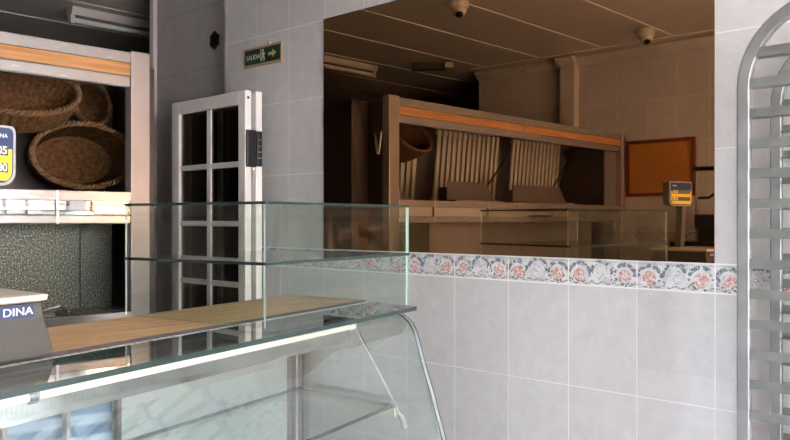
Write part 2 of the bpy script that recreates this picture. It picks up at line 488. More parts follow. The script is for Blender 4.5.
# dark flower relief on the recess tiles
b = MB()
cx, cz, y0 = -3.698, 2.487, .11
def petal(a0, r0, r1, w):
    ax, az = math.cos(a0), math.sin(a0); pts = []
    for t, ww in ((0,.25),(.3,.9),(.6,1),(.85,.6),(1,.05)):
        r = r0+(r1-r0)*t; pts.append((cx+ax*r-az*w*ww, cz+az*r*1.15+ax*w*ww))
    for t, ww in ((1,.05),(.85,.6),(.6,1),(.3,.9),(0,.25)):
        r = r0+(r1-r0)*t; pts.append((cx+ax*r+az*w*ww, cz+az*r*1.15-ax*w*ww))
    b.prism([(px,y0-.006,pz) for px,pz in pts], [(px,y0-.0005,pz) for px,pz in pts])
for k in range(6): petal(PI/2+k*PI/3, .008, .046, .021)
for k in range(6): petal(PI/3+k*PI/3, .008, .036, .014)
b.prism([(cx+.010*math.cos(k*PI/6), y0-.009, cz+.010*math.sin(k*PI/6)) for k in range(12)], [(cx+.012*math.cos(k*PI/6), y0-.0005, cz+.012*math.sin(k*PI/6)) for k in range(12)])
tag(b.build('wall_ornament', M['decor']), 'small dark flower relief on the shaded recessed tiles', 'ornament')

# ------------------------------------------------------------------ folding glazed door, two leaves
def door_leaf(name, x0, x1, y0, y1, label):
    d = thing(name, label, 'door', ((x0+x1)/2, (y0+y1)/2, .01), kind='structure')
    zt = 2.108; f = MB(); rail = .066
    f.box(x0,x0+rail,y0,y1,.01,zt); f.box(x1-rail+.012,x1,y0,y1,.01,zt); f.box(x0+rail,x1-rail+.012,y0,y1,zt-.064,zt); f.box(x0+rail,x1-rail+.012,y0,y1,.01,.25)
    f.build('door_frame', M['white_paint'], d, bevel=.003)
    xa, xb = x0+rail, x1-rail+.012
    mu = MB(); xm = (xa+xb)/2
    zs = [1.765, 1.482, 1.191, .905, .615]
    mu.box(xm-.017,xm+.017,y0+.008,y1-.008,.25,zt-.064)
    for z in zs: 
        mu.box(xa,xm-.017,y0+.008,y1-.008,z-.013,z+.013); mu.box(xm+.017,xb,y0+.008,y1-.008,z-.013,z+.013)
    mu.build('muntin', M['white_paint'], d, bevel=.003)
    edges = [.25]+[z for z in reversed(zs)]+[zt-.064]
    for i in range(6):
        for c0, c1 in ((xa,xm-.017),(xm+.017,xb)):
            q = MB(); q.box(c0,c1,(y0+y1)/2-.002,(y0+y1)/2+.002,edges[i]+(.013 if i else 0),edges[i+1]-(.013 if i < 5 else 0)); q.build('pane', M['door_glass'], d)
    return d
dA = door_leaf('door_1', -3.672, -3.037, -.172, -.136, 'white folding door leaf with dark glass panes, nearest the counter')
dB = door_leaf('door_2', -3.665, -3.030, -.114, -.078, 'second white door leaf folded flat behind the first, against the tiles')
b = MB(); b.box(-3.0355,-3.024,-.170,-.1145,1.748,1.922); b.box(-3.0295,-3.018,-.1145,-.086,1.752,1.918); b.build('lock_case', M['black'], dA, bevel=.004)
for k in range(4):
    b = MB(); b.box(-3.018,-3.0172,-.110,-.092,1.79+k*.028,1.794+k*.028); b.build('lock_bolt', M['chrome'], dA)
b = MB(); b.box(-3.037,-3.0355,-.160,-.149,2.068,2.079); b.build('bolt_hole', M['black'], dA)
b = MB(); b.tube([(-3.032,-.125,1.755),(-3.032,-.125,1.735)], .003); b.build('latch_pin', M['chrome'], dA)

# ------------------------------------------------------------------ steel shelf unit
UX, UY0, UY1 = -2.94, -3.40, -.716
un = thing('shelf_unit', 'long steel bread shelf unit with wood trimmed canopy behind the counter', 'shelf unit', (-3.1,-2.05,0))
def box_part(name, mat, *bx, parent=un, bevel=.003):
    b = MB(); b.box(*bx); return b.build(name, mat, parent, bevel=bevel)
box_part('post', M['steel_v'], UX-.05, UX, UY1-.082, UY1, 0, 2.178)
box_part('post', M['steel_v'], UX-.05, UX, UY0, UY0+.05, 0, 2.178)
# end panels: stepped outline, wide at the top
for ya, yb in ((UY1+.10, UY1+.118), (UY0+.008, UY0+.03)):
    prof = [(-.17,0),(-.66,0),(-.66,1.45),(-.62,1.66),(-.55,1.84),(-.50,1.97),(-.53,2.06),(-.46,2.11),(-.24,2.145),(-.17,2.155)]
    b = MB(); b.prism([(UX+q, ya, z) for q, z in prof], [(UX+q, yb, z) for q, z in prof]); b.build('end_panel', M['dark_side'], un)
b = MB(); b.box(UX-.172,UX-.05,UY1-.02,UY1-.004,.1,2.16); pl = b.build('side_cheek', M['dark_side'], un)
b = MB(); b.box(UX-.172,UX-.167,UY1-.004,UY1+.10,1.0,2.15); b.build('side_return', M['dark_side'], un)
b = MB()
for s in (-1, 1): b.tube([(UX-.085+s*.025,UY1-.002,1.97),(UX-.085+s*.004,UY1-.002,1.86)], .006)
b.box(UX-.115,UX-.055,UY1-.004,UY1+.002,1.965,1.985); b.build('bracket', M['steel'], un)
# canopy of three bands
ya, yb = UY0+.05, UY1-.082
box_part('canopy_top_band', M['steel'], UX-.045, UX-.002, ya, yb, 2.128, 2.171)
lam = box_part('wood_band', M['laminate'], UX-.040, UX-.008, ya, yb, 2.078, 2.128)
box_part('canopy_lower_band', M['steel'], UX-.045, UX-.002, ya, yb, 2.030, 2.078, bevel=.008)
box_part('canopy_roof', M['steel_dark'], UX-.56, UX-.045, ya, UY1-.03, 2.155, 2.168)
b = MB(); b.box(UX-.008, UX-.0075, -2.02, -2.016, 2.078, 2.128); b.build('joint', M['black'], un); b = MB(); b.box(UX-.008, UX-.0075, -2.72, -2.716, 2.078, 2.128); b.build('joint', M['black'], un)
# shelf with three banded lip
box_part('shelf_board', M['steel'], UX-.56, UX-.03, ya, UY1-.025, 1.595, 1.61)
box_part('lip_top_band', M['steel'], UX-.03, UX, ya, yb, 1.572, 1.612)
box_part('lip_mirror_band', M['steel_polish'], UX-.028, UX-.006, ya, yb, 1.521, 1.572, bevel=0)
box_part('lip_lower_band', M['steel'], UX-.03, UX, ya, yb, 1.484, 1.521, bevel=.006)
b = MB(); b.box(UX-.006, UX+.002, -1.10, -1.09, 1.485, 1.612); b.build('lip_clip', M['chrome'], un); b = MB(); b.box(UX-.006, UX+.002, -1.62, -1.612, 1.485, 1.612); b.build('lip_clip', M['chrome'], un)
# slatted bread rests, leaning forward at the top
def slat_panel(y0, y1):
    n = int((y1-y0)/.052); b = MB(); st = (y1-y0)/n
    for i in range(n):
        c = y0+st*(i+.5); w = st*.30
        b.hexa([(UX-.502,c-w,1.62),(UX-.49,c-w,1.62),(UX-.49,c+w,1.62),(UX-.502,c+w,1.62),
                (UX-.457,c-w,2.10),(UX-.445,c-w,2.10),(UX-.445,c+w,2.10),(UX-.457,c+w,2.10)])
    b.box(UX-.511,UX-.497,y0,y1,1.63,1.65); b.box(UX-.470,UX-.457,y0,y1,2.07,2.09)
    b.build('slat_panel', M['shelf_slat'], un)
M['shelf_slat'] = simple('slat_metal', (.66,.64,.56), .4, .2)
for y0, y1 in ((-2.36,-1.65),(-3.20,-2.515),(-1.475,-1.20)): slat_panel(y0, y1)
box_part('back_sheet', M['steel_dark'], UX-.57, UX-.555, ya, UY1+.09, 1.61, 2.13, bevel=0)
b = MB(); b.tube([(UX-.36,-2.05,1.70),(UX-.35,-2.28,1.93)], .006); b.build('stay_rod', M['black'], un); b = MB(); b.tube([(UX-.36,-2.85,1.66),(UX-.35,-3.22,2.05)], .006); b.build('stay_rod', M['black'], un)
# hammered rear panels below the shelf and the low ledge
box_part('rear_panel', M['speckle'], UX-.275, UX-.26, -.884, UY1-.03, 1.11, 1.595, bevel=0)
box_part('rear_panel', M['speckle'], UX-.275, UX-.26, -1.35, -.888, 1.11, 1.595, bevel=0)
for y0, y1 in ((-1.60,-1.354),(-2.30,-1.604),(-3.35,-2.304)): box_part('rear_panel', M['steel_panel'], UX-.275, UX-.26, y0, y1, 1.11, 1.595, bevel=0)
box_part('ledge', M['steel'], UX-.26, UX-.002, ya, UY1-.03, 1.095, 1.135)
b = MB()
for k in range(5): b.box(UX-.24+.045*k, UX-.228+.045*k, ya, UY1-.03, 1.135, 1.1365)
b.build('ledge_groove', M['black'], un)
box_part('cupboard_front', M['steel_dark'], UX-.34, UX-.03, ya, yb, .1, 1.095)
box_part('plinth', M['black'], UX-.32, UX-.06, ya, yb, 0, .1)
b = MB(); b.box(UX-.14,UX-.03,-1.16,-1.09,1.1375,1.15); b.tube([(UX-.12,-1.10,1.15),(UX-.12,-1.03,1.165),(UX-.05,-1.03,1.15)], .006)
tag(b.build('metal_clip', M['steel']), 'small loose metal clip on the steel ledge', 'clip')

# steel trays standing on the shelf further along
def tray(y0, y1, label):
    t = thing('bread_tray', label, 'tray', (UX-.12,(y0+y1)/2,1.6125), group='steel trays on the shelf')
    b = MB(); b.prism([(UX-.105,y1,1.622),(UX-.105,y0,1.622),(UX-.100,y0+.10,1.735),(UX-.100,y1,1.735)], [(UX-.102,y1,1.622),(UX-.102,y0,1.622),(UX-.097,y0+.10,1.735),(UX-.097,y1,1.735)]); b.build('sloped_front', M['tray_steel'], t)
    b = MB(); b.box(UX-.165,UX-.035,y0,y1,1.6125,1.622); b.build('base', M['steel'], t)
    b = MB(); b.box(UX-.165,UX-.105,y1-.003,y1,1.622,1.70); b.build('end_flap', M['tray_steel'], t)
M['tray_steel'] = simple('dull_tray_steel', (.20,.17,.15), .4, .5, var=.08, nscale=6)
tray(-1.82,-1.33,'first dark steel bread tray along the shelf as seen in the mirror')
tray(-2.70,-2.02,'second dark steel bread tray along the shelf as seen in the mirror')

# ------------------------------------------------------------------ wicker baskets
def basket(center, axis, up, rx, ry, depth, label, taper=.78, seed=0):
    """center of the rim; axis = opening direction; up = long way of the rim's second radius"""
    a = Vector(axis).normalized(); u = Vector(up); u = (u-a*u.dot(a)).normalized(); s = u.cross(a)
    c = Vector(center)
    t = thing('wicker_basket', label, 'basket', tuple(c-a*depth), group='wicker baskets in the shelf unit')
    NT, ROWS = 176, 22; SUB = 2
    rings = []
    def ring(f, off, row):
        # f 0 rim .. 1 base edge
        k = 1-(1-taper)*(f**1.6); out = []
        for i in range(NT):
            th = 2*PI*i/NT
            w = .0055*math.sin(th*NT/8+PI*(row % 2))
            rxx = rx*k+off+w; ryy = ry*k+off+w
            out.append(c - a*depth*f + s*rxx*math.cos(th) + u*ryy*math.sin(th))
        return out
    for side in (1, -1):
        seq = range(ROWS*SUB+1) if side == 1 else range(ROWS*SUB, -1, -1)
        if side == -1:
            # inner base
            pass
        for j in seq:
            f = j/(ROWS*SUB); sub = .0022*math.sin(PI*(j % SUB)/SUB + (0 if j % SUB else -PI/2))
            rr = ring(min(f, .97) if side == -1 else f, (.004 if side == 1 else -.006)+sub*side, j//SUB)
            rings.append(rr)
        if side == 1:
            # base outside then inside (discs)
            pass
    n = len(rings)//2
    b = MB(); b.loft(rings[:n], cap=False); base_o = len(b.v)
    # outer base disc
    b.loft([rings[n-1], [c-a*depth*1.0+(p-(c-a*depth)).normalized()*.004 for p in rings[n-1]]], cap=False)
    b.loft(rings[n:], cap=False)
    cin = c-a*depth*.97
    for k in range(20):
        f0, f1 = 1-k/20, 1-(k+1)/20
        A = [cin+(p-cin)*f0 + a*.0035*math.sin(i*PI/4+k*PI) for i, p in enumerate(rings[n])]
        B = [cin+(p-cin)*max(f1,.02) + a*.0035*math.sin(i*PI/4+(k+1)*PI) for i, p in enumerate(rings[n])]
        b.loft([A, B], cap=False)
    b.build('woven_body', M['wicker'], t, smooth='all')
    r = MB()
    for ph in (0, PI):
        pts = []
        N = 260
        for i in range(N):
            th = 2*PI*i/N; q = th*34+ph
            pts.append(c + s*(rx+.007*math.cos(q))*math.cos(th) + u*(ry+.007*math.cos(q))*math.sin(th) + a*(.003+.007*math.sin(q)))
        r.tube(pts, .0065, 6, closed=True)
    r.build('braided_rim', M['wicker_rim'], t, smooth='all')
    return t
M['wicker_rim'] = simple('wicker_rim', (.20,.10,.04), .5, var=.35, nscale=40)
basket((-3.215,-.86,1.770), (1,-.18,.06), (0,0,1), .205, .134, .19, 'oval wicker basket lying on its side on the steel shelf, opening forward', taper=.86)
basket((-3.165,-1.15,2.008), (.85,-.22,.50), (-.3,.1,1), .225, .118, .15, 'wicker basket propped tilted on top of the oval one, under the canopy', taper=.80)
basket((-3.41,-.735,2.02), (.9,.0,.30), (0,0,1), .085, .105, .045, 'dark wicker basket in the shadow behind the other two', taper=.7)

# ------------------------------------------------------------------ display case
A14 = math.radians(14)
CU = Vector((math.sin(A14), -math.cos(A14), 0)); CVv = Vector((-.998,-.06,0)); C0 = Vector((-1.715,-.50,0))
def W(u, v, z): return C0 + CU*u + CVv*v + Vector((0,0,z))
UL = 2.15
case = thing('display_case', 'glass fronted refrigerated display case with steel trim beside the tiled wall', 'display case', tuple(W(1,.3,0)))
def ubox(name, mat, u0, u1, v0, v1, z0, z1, parent=case, bevel=.002, **k):
    b = MB(); b.hexa([W(u0,v0,z0),W(u1,v0,z0),W(u1,v1,z0),W(u0,v1,z0),W(u0,v0,z1),W(u1,v0,z1),W(u1,v1,z1),W(u0,v1,z1)])
    return b.build(name, mat, parent, bevel=bevel)
ubox('base_cabinet', M['steel'], .0, UL, -.12, .60, .12, .52)
ubox('plinth', M['black'], .03, UL, -.05, .55, 0, .12)
ubox('display_deck', M['deck'], .02, UL, -.10, .49, .52, .56)
# curved front glass: profile (v, z)
prof = [(.115,1.206),(.075,1.2055),(.041,1.199),(.013,1.187),(-.009,1.170),(-.025,1.145),(-.038,1.11),(-.05,1.07),(-.089,.965),(-.14,.817),(-.20,.64),(-.228,.54)]
th = .006
b = MB()
inner = [(v+th, z-th*.5) for v, z in prof]
N = len(prof)
for i in range(N-1):
    (v0,z0),(v1,z1) = prof[i], prof[i+1]; (a0,b0),(a1,b1) = inner[i], inner[i+1]
    b.quad([W(.0,v0,z0),W(UL,v0,z0),W(UL,v1,z1),W(.0,v1,z1)], 0)
    b.quad([W(.0,a0,b0),W(UL,a0,b0),W(UL,a1,b1),W(.0,a1,b1)], 0)
    b.quad([W(.0,v0,z0),W(.0,v1,z1),W(.0,a1,b1),W(.0,a0,b0)], 1)
o = b.build('front_glass', [M['case_glass'], M['glass_edge']], case, smooth=True)
# end glass
pts = [(v, z) for v, z in prof] + [(.50,.54),(.50,1.166),(.18,1.166),(.175,1.206)]
b = MB()
b.prism([W(-.004,v-.012,z) for v, z in pts], [W(.002,v-.012,z) for v, z in pts], m=1, mcap=0)
b.build('end_glass', [M['case_glass'], M['glass_edge']], case)
# top slab of glass
b = MB(); b.hexa([W(-.01,-.03,1.210),W(UL,-.03,1.210),W(UL,.17,1.210),W(-.03,.17,1.210),W(-.01,-.03,1.222),W(UL,-.03,1.222),W(UL,.17,1.222),W(-.03,.17,1.222)], 0, 1)
b.build('top_glass', [M['case_glass'], M['glass_edge']], case)
# light channel, its lip and the dark nosing in front of the worktop
ubox('channel', M['steel_dark'], -.03, UL, .172, .215, 1.195, 1.218)
b = MB()
k = 0.0
while k < UL-.03:
    b.hexa([W(-.02+k,.176,1.218),W(-.02+k+.018,.176,1.218),W(-.02+k+.018,.190,1.218),W(-.02+k,.190,1.218),W(-.02+k,.176,1.222),W(-.02+k+.018,.176,1.222),W(-.02+k+.018,.190,1.222),W(-.02+k,.190,1.222)]); k += .024
b.build('light_strip', M['tubelight'], case)
ubox('carcass_top', M['steel'], -.02, UL, .215, .60, 1.17, 1.20)
# lamp tube under the glass with its holder
b = MB(); b.tube([W(.25,.06,1.185), W(UL,.06,1.185)], .013, 10); tb = b.build('lamp_tube', M['tube_on'], case, smooth=True)
ubox('lamp_rail', M['laminate_pale'] if 'laminate_pale' in M else M['steel'], .05, UL, .075, .165, 1.186, 1.203)
b = MB(); b.tube([W(1.33,.06,1.185), W(1.35,.06,1.185)], .017, 10); b.build('tube_clip', M['chrome'], case, smooth=True)
ubox('valance', M['valance'], .28, UL, .050, .056, 1.141, 1.176, bevel=0)
# frame posts and rear sliding doors, whose colours carry painted reflections
for u, mm in ((.03,'grey_light'),(.832,'steel_dark'),(.995,'grey_light'),(1.17,'steel_v'),(1.6,'steel_v'),(2.0,'steel_v')): ubox('frame_post', M[mm], u, u+.012, .485, .51, .56, 1.17)
for i, (u0, u1) in enumerate(((.06,.84),(.80,1.50),(1.47,2.1))): ubox('sliding_door', M['rear_door'] if i == 0 else M['rear_blue'], u0, u1, .515+.012*(i % 2), .523+.012*(i % 2), .57, 1.165)
# glass shelf on a bracket
b = MB(); b.hexa([W(.04,.04,.8975),W(UL,.04,.8975),W(UL,.47,.8975),W(.04,.47,.8975),W(.04,.04,.909),W(UL,.04,.909),W(UL,.47,.909),W(.04,.47,.909)], 0, 1)
b.build('glass_shelf', [M['case_glass'], M['glass_edge']], case)
ubox('shelf_bracket', M['shelf_cream'], .018, .04, .03, .48, .868, .897)
b = MB(); b.tube([W(.03,.223,1.165), W(.03,.004,.865)], .0035, 6); b.build('stay_rod', M['chrome'], case, smooth=True); b = MB(); b.tube([W(.03,.30,1.165),W(.03,.341,1.058)], .0035, 6); b.build('stay_rod', M['chrome'], case, smooth=True)
b = MB(); b.tube([W(.03,.012,.876), W(.03,-.004,.845)], .009, 8); b.tube([W(.02,-.004,.842), W(.045,-.004,.842)], .006, 8); b.build('rod_clip', M['grey_light'], case, smooth=True)
for u in (1.85, 1.0): ubox('shelf_bracket', M['shelf_cream'], u, u+.02, .03, .48, .868, .897)

# wooden worktop on the case
wk = MB(); wk.hexa([W(-.04,.22,1.2005),W(UL,.22,1.2005),W(UL,.56,1.2005),W(-.02,.56,1.2005),W(-.04,.22,1.226),W(UL,.22,1.226),W(UL,.56,1.226),W(-.02,.56,1.226)])
wko = thing('worktop', 'long wooden worktop board along the top of the display case', 'worktop', tuple(W(1,.4,1.2005)))
wk.build('board', M['board'], wko, bevel=.002)
nz = MB(); nz.hexa([W(-.04,.212,1.2185),W(UL,.212,1.2185),W(UL,.2195,1.2185),W(-.04,.2195,1.2185),W(-.04,.212,1.2255),W(UL,.212,1.2255),W(UL,.2195,1.2255),W(-.04,.2195,1.2255)])
nz.build('front_nosing', M['steel_dark'], wko)

# ------------------------------------------------------------------ glass guard standing on the case
b105 = math.radians(10.5)
GU = Vector((math.sin(b105), -math.cos(b105), 0)); GV = Vector((-math.cos(b105), -math.sin(b105), 0))
def G(u, v, z): return C0 + GU*u + GV*v + Vector((0,0,z))
gd = thing('glass_guard', 'two tier clear glass sneeze guard standing on the display case', 'glass guard', tuple(G(.34,.27,1.2265)))
GL, GW = .68, .53
def gpane(name, c, t=.006, edge=None):
    b = MB(); b.pane(c, t); return b.build(name, [M['glass'], edge or M['glass_edge_pale']], gd)
z0, z1, z2 = 1.2285, 1.39, 1.54
for nm, za, zb in (('front_pane', z0, z1-.004), ('front_pane', z1+.004, z2)):
    gpane(nm, [G(0,0,za),G(GL,0,za),G(GL,0,zb),G(0,0,zb)])
for za, zb in ((z0, z1-.004), (z1+.004, z2)):
    gpane('end_pane', [G(GL-.003,.004,za),G(GL-.003,GW,za),G(GL-.003,GW,zb),G(GL-.003,.004,zb)])
    gpane('end_pane', [G(.003,.004,za),G(.003,GW,za),G(.003,GW,zb),G(.003,.004,zb)])
b = MB(); b.hexa([G(-.003,-.004,z1-.004),G(GL+.003,-.004,z1-.004),G(GL+.003,GW,z1-.004),G(-.003,GW,z1-.004),G(-.003,-.004,z1+.004),G(GL+.003,-.004,z1+.004),G(GL+.003,GW,z1+.004),G(-.003,GW,z1+.004)], 0, 1)
b.build('middle_shelf', [M['glass'], M['glass_edge']], gd)
b = MB(); b.hexa([G(-.003,-.004,z2),G(GL+.003,-.004,z2),G(GL+.003,GW,z2),G(-.003,GW,z2),G(-.003,-.004,z2+.007),G(GL+.003,-.004,z2+.007),G(GL+.003,GW,z2+.007),G(-.003,GW,z2+.007)], 0, 1)
b.build('top_shelf', [M['glass'], M['glass_edge']], gd)

# ------------------------------------------------------------------ scale
sca = thing('counter_scale', 'grey counter scale with pole mounted yellow price display on the worktop', 'scale', tuple(W(1.4,.34,1.2265)))
def rect_ring(u0, u1, v0, v1, z): return [W(u0,v0,z),W(u1,v0,z),W(u1,v1,z),W(u0,v1,z)]
b = MB(); b.loft([rect_ring(1.215,1.60,.185,.52,1.2265), rect_ring(1.217,1.598,.187,.52,1.243), rect_ring(1.228,1.588,.205,.51,1.303), rect_ring(1.232,1.584,.208,.508,1.334)])
b.build('body', M['grey_plastic'], sca, bevel=.004)
b = MB(); b.loft([rect_ring(1.238,1.578,.214,.50,1.334), rect_ring(1.225,1.59,.198,.515,1.338), rect_ring(1.223,1.592,.196,.517,1.349), rect_ring(1.23,1.585,.203,.51,1.351)])
b.build('platter', M['beige_plastic'], sca, bevel=.002)
b = MB(); b.hexa([W(1.252,.2035,1.306),W(1.575,.2035,1.306),W(1.575,.206,1.306),W(1.252,.206,1.306),W(1.252,.2052,1.331),W(1.575,.2052,1.331),W(1.575,.209,1.331),W(1.252,.209,1.331)])
b.build('name_label', M['navy'], sca)
text_mesh('lettering', 'DINA', .022, W(1.288,.2032,1.3185), -CU, (0,0,1), M['white_ink'], sca, sx=1.25)
text_mesh('lettering', 'DINA', .022, W(1.395,.2032,1.3185), -CU, (0,0,1), M['white_ink'], sca, sx=1.25)
# bent pole and display head
b = MB(); 
pth = [W(1.385,.46,1.25), W(1.383,.455,1.40), W(1.378,.445,1.49), W(1.362,.43,1.55), W(1.335,.415,1.60)]
b.tube(pth, .01, rect=(.05,.034)); b.build('pole', M['pole_grey'], sca, smooth=True)
def head_outline():
    pts = []; u0, u1, z0, z1, r = 1.20, 1.385, 1.575, 1.706, .032
    for cu, cz, a0 in ((u0+.012, z1-.012, 90), (u0+r, z0+r, 180), (u1-r, z0+r, 270), (u1-.012, z1-.012, 0)):
        rr = r if cz < 1.65 else .012
        seq = range(0, 91, 15)
        for a in seq:
            q = math.radians(a0+a); pts.append((cu+rr*math.cos(q), cz+rr*math.sin(q)))
    return pts
ho = head_outline()
b = MB(); b.prism([W(u,.391,z) for u, z in ho], [W(u,.425,z) for u, z in ho]); hd = b.build('display_head', M['pole_grey'], sca)
b = MB(); b.prism([W(u,.385,z) for u, z in ho], [W(u,.3905,z) for u, z in ho]); b.build('bezel', M['grey_light'], hd)
cu_, cz_ = sum(u for u, z in ho)/len(ho), sum(z for u, z in ho)/len(ho)
ins = [(cu_+(u-cu_)*.93, cz_+(z-cz_)*.92) for u, z in ho]
for vv, sg in ((.3845,1),(.4255,-1)):
    b = MB(); b.prism([W(u,vv,z) for u, z in ins], [W(u,vv-.001*sg,z) for u, z in ins]); b.build('face_plate', M['navy'], hd)
    # yellow lower field follows the rounded outline
    low = [(u, min(z, 1.655)) for u, z in ins]
    b = MB(); b.prism([W(cu_+(u-cu_)*.96,vv-.0012*sg,max(z,1.586)) for u, z in low], [W(cu_+(u-cu_)*.96,vv-.002*sg,max(z,1.586)) for u, z in low]); b.build('yellow_field', M['yellow'], hd)
    for za, zb in ((1.640,1.662),(1.603,1.624)):
        b = MB(); f = vv-.003*sg; b.hexa([W(1.219,f,za),W(1.365,f,za),W(1.365,f+.001*sg,za),W(1.219,f+.001*sg,za),W(1.219,f,zb),W(1.365,f,zb),W(1.365,f+.001*sg,zb),W(1.219,f+.001*sg,zb)]); b.build('number_window', M['lcd'], hd)
for zz, s in ((1.651,'0.05'),(1.6135,'0.80')):
    text_mesh('digits', s, .024, W(1.222,.3812,zz), -CU, (0,0,1), M['white_ink'], hd, align='RIGHT')
text_mesh('lettering', 'DINA', .013, W(1.236,.3832,1.683), -CU, (0,0,1), M['white_ink'], hd)

# ------------------------------------------------------------------ tray rack at the right
ra = math.radians(-1.5)
RX = Vector((math.cos(ra), math.sin(ra), 0)); RN = Vector((-.12,.99,0)).normalized()
R0 = Vector((-.687,-.434,0)); RD = .385; RW = .62
def Rk(a, n, z): return R0 + RX*a + RN*n + Vector((0,0,z))
rk = thing('tray_rack', 'tall aluminium bakery tray rack with arched ends in front of the tiled wall', 'rack', tuple(Rk(RW/2,RD/2,0)))
def arch(n):
    ztop, r = 2.005, .19; pts = [(0,.14),(0,.6),(0,1.2)]
    for k in range(0, 91, 9): pts.append((r-r*math.cos(math.radians(k)), ztop-r+r*math.sin(math.radians(k))))
    for k in range(0, 91, 9): pts.append((RW-r+r*math.sin(math.radians(k)), ztop-r+r*math.cos(math.radians(k))))
    pts += [(RW,1.2),(RW,.6),(RW,.14)]
    b = MB(); P = [Rk(a,n,z) for a, z in pts]
    # rectangular tube .030 wide in plane, .028 deep
    rings = []
    for i, p in enumerate(P):
        t = (P[min(i+1,len(P)-1)]-P[max(i-1,0)]).normalized(); e2 = RN; e1 = t.cross(e2).normalized()
        rings.append([p+e1*.015+e2*.013, p-e1*.015+e2*.013, p-e1*.015-e2*.013, p+e1*.015-e2*.013])
    b.loft(rings); return b.build('arched_frame', M['alu'], rk, bevel=.004)
arch(0); arch(RD)
zr = [1.896-.0714*i for i in range(24)]
for n, sg in ((0, 1), (RD, -1)):
    for i, z in enumerate(zr):
        a0 = .0155; a1 = RW-.0155
        b = MB()
        ring = lambda a: [Rk(a,n-.011*sg,z-.011), Rk(a,n-.011*sg,z+.011), Rk(a,n-.008*sg,z+.011), Rk(a,n-.008*sg,z-.008), Rk(a,n+.026*sg,z-.008), Rk(a,n+.026*sg,z-.011)]
        b.prism(ring(a0), ring(a1)); b.build('runner', M['alu_h'], rk)
for a in (0, RW):
    for z in (.17, 1.02, 1.55):
        if z > 1 and a == 0: continue
        b = MB(); b.tube([Rk(a,.013,z),Rk(a,RD-.013,z)], .01, rect=(.025,.025)); b.build('cross_bar', M['alu'], rk)
for a in (0, RW):
    for n in (0, RD):
        w = MB(); w.lathe([(.012,-.014),(.05,-.014),(.055,-.008),(.055,.008),(.05,.014),(.012,.014)], Rk(a,n,.055), RX, 20); c = w.build('caster', M['black'], rk, smooth=True)
        w = MB(); w.box(*[q for pr in zip(Rk(a,n,0)-Vector((.02,.02,0)), Rk(a,n,0)+Vector((.02,.02,0))) for q in pr][:4], .112, .14); w.build('caster_fork', M['chrome'], c)

# ------------------------------------------------------------------ ceiling fixtures
def batten(x, y0, y1, label):
    t = thing('ceiling_lamp', label, 'lamp', (x,(y0+y1)/2,CEIL), group='unlit tube lamps on the ceiling')
    b = MB(); b.prism([(x-.05,y0,CEIL-.0065),(x+.05,y0,CEIL-.0065),(x+.035,y0,CEIL-.055),(x-.035,y0,CEIL-.055)], [(x-.05,y1,CEIL-.0065),(x+.05,y1,CEIL-.0065),(x+.035,y1,CEIL-.055),(x-.035,y1,CEIL-.055)]); b.build('housing', M['lamp_body'], t)
    b = MB(); b.tube([(x,y0+.03,CEIL-.085),(x,y1-.03,CEIL-.085)], .018, 12); b.build('tube', M['tubelight'], t, smooth=True)
    for yy in (y0+.015, y1-.015):
        b = MB(); b.box(x-.022,x+.022,yy-.014,yy+.014,CEIL-.108,CEIL-.055); b.build('tube_holder', M['lamp_body'], t)
M['lamp_body'] = simple('lamp_body', (.62,.58,.52), .45)
batten(-4.99, -.115, 1.2, 'dusty tube lamp on the ceiling over the shelf unit near the passage')
batten(-4.95, -2.64, -1.3, 'tube lamp on the ceiling at the left edge of the mirror image')
def dome(x, y, label):
    t = thing('ceiling_camera', label, 'camera', (x,y,CEIL), group='ceiling dome cameras')
    b = MB(); b.lathe([(.058,0),(.062,-.01),(.062,-.045),(.055,-.055),(.05,-.056)], (x,y,CEIL-.0065), n=24); b.build('housing', M['beige_plastic'], t, smooth=True)
    b = MB(); b.lathe([(.05,-.055),(.047,-.075),(.036,-.092),(.018,-.102),(.002,-.104)], (x,y,CEIL-.0065), n=24); d = b.build('dome', M['beige_plastic'], t, smooth=True)
    b = MB(); q = Vector((.5,.5,-1)).normalized(); b.lathe([(.024,0),(.024,.012),(.018,.016)], Vector((x,y,CEIL-.065))+q*.036, q, 16); b.build('lens', M['black'], d, smooth=True)
dome(-3.07, -1.48, 'beige dome camera on the ceiling at the top of the mirror')
dome(-2.56, -2.98, 'beige dome camera on the ceiling near the back wall in the mirror')
t = thing('ceiling_emergency_light', 'small dark emergency light box on the ceiling in the mirror', 'emergency light', (-4.46,-2.87,CEIL))
b = MB()
d = Vector((.27,-.19,0)).normalized(); s = Vector((-d.y,d.x,0)); c = Vector((-4.47,-2.86,0))
def ob(l0, l1, w, z0, z1):
    return [c+d*l0-s*w+Vector((0,0,z0)),c+d*l1-s*w+Vector((0,0,z0)),c+d*l1+s*w+Vector((0,0,z0)),c+d*l0+s*w+Vector((0,0,z0)),c+d*l0-s*w+Vector((0,0,z1)),c+d*l1-s*w+Vector((0,0,z1)),c+d*l1+s*w+Vector((0,0,z1)),c+d*l0+s*w+Vector((0,0,z1))]
b.hexa(ob(-.17,.12,.05,CEIL-.07,CEIL-.0065)); b.build('housing', M['grey_plastic'], t, bevel=.006)
b = MB(); b.hexa(ob(.12,.19,.045,CEIL-.06,CEIL-.012)); b.build('end_lens', M['beige_plastic'], t, bevel=.006)

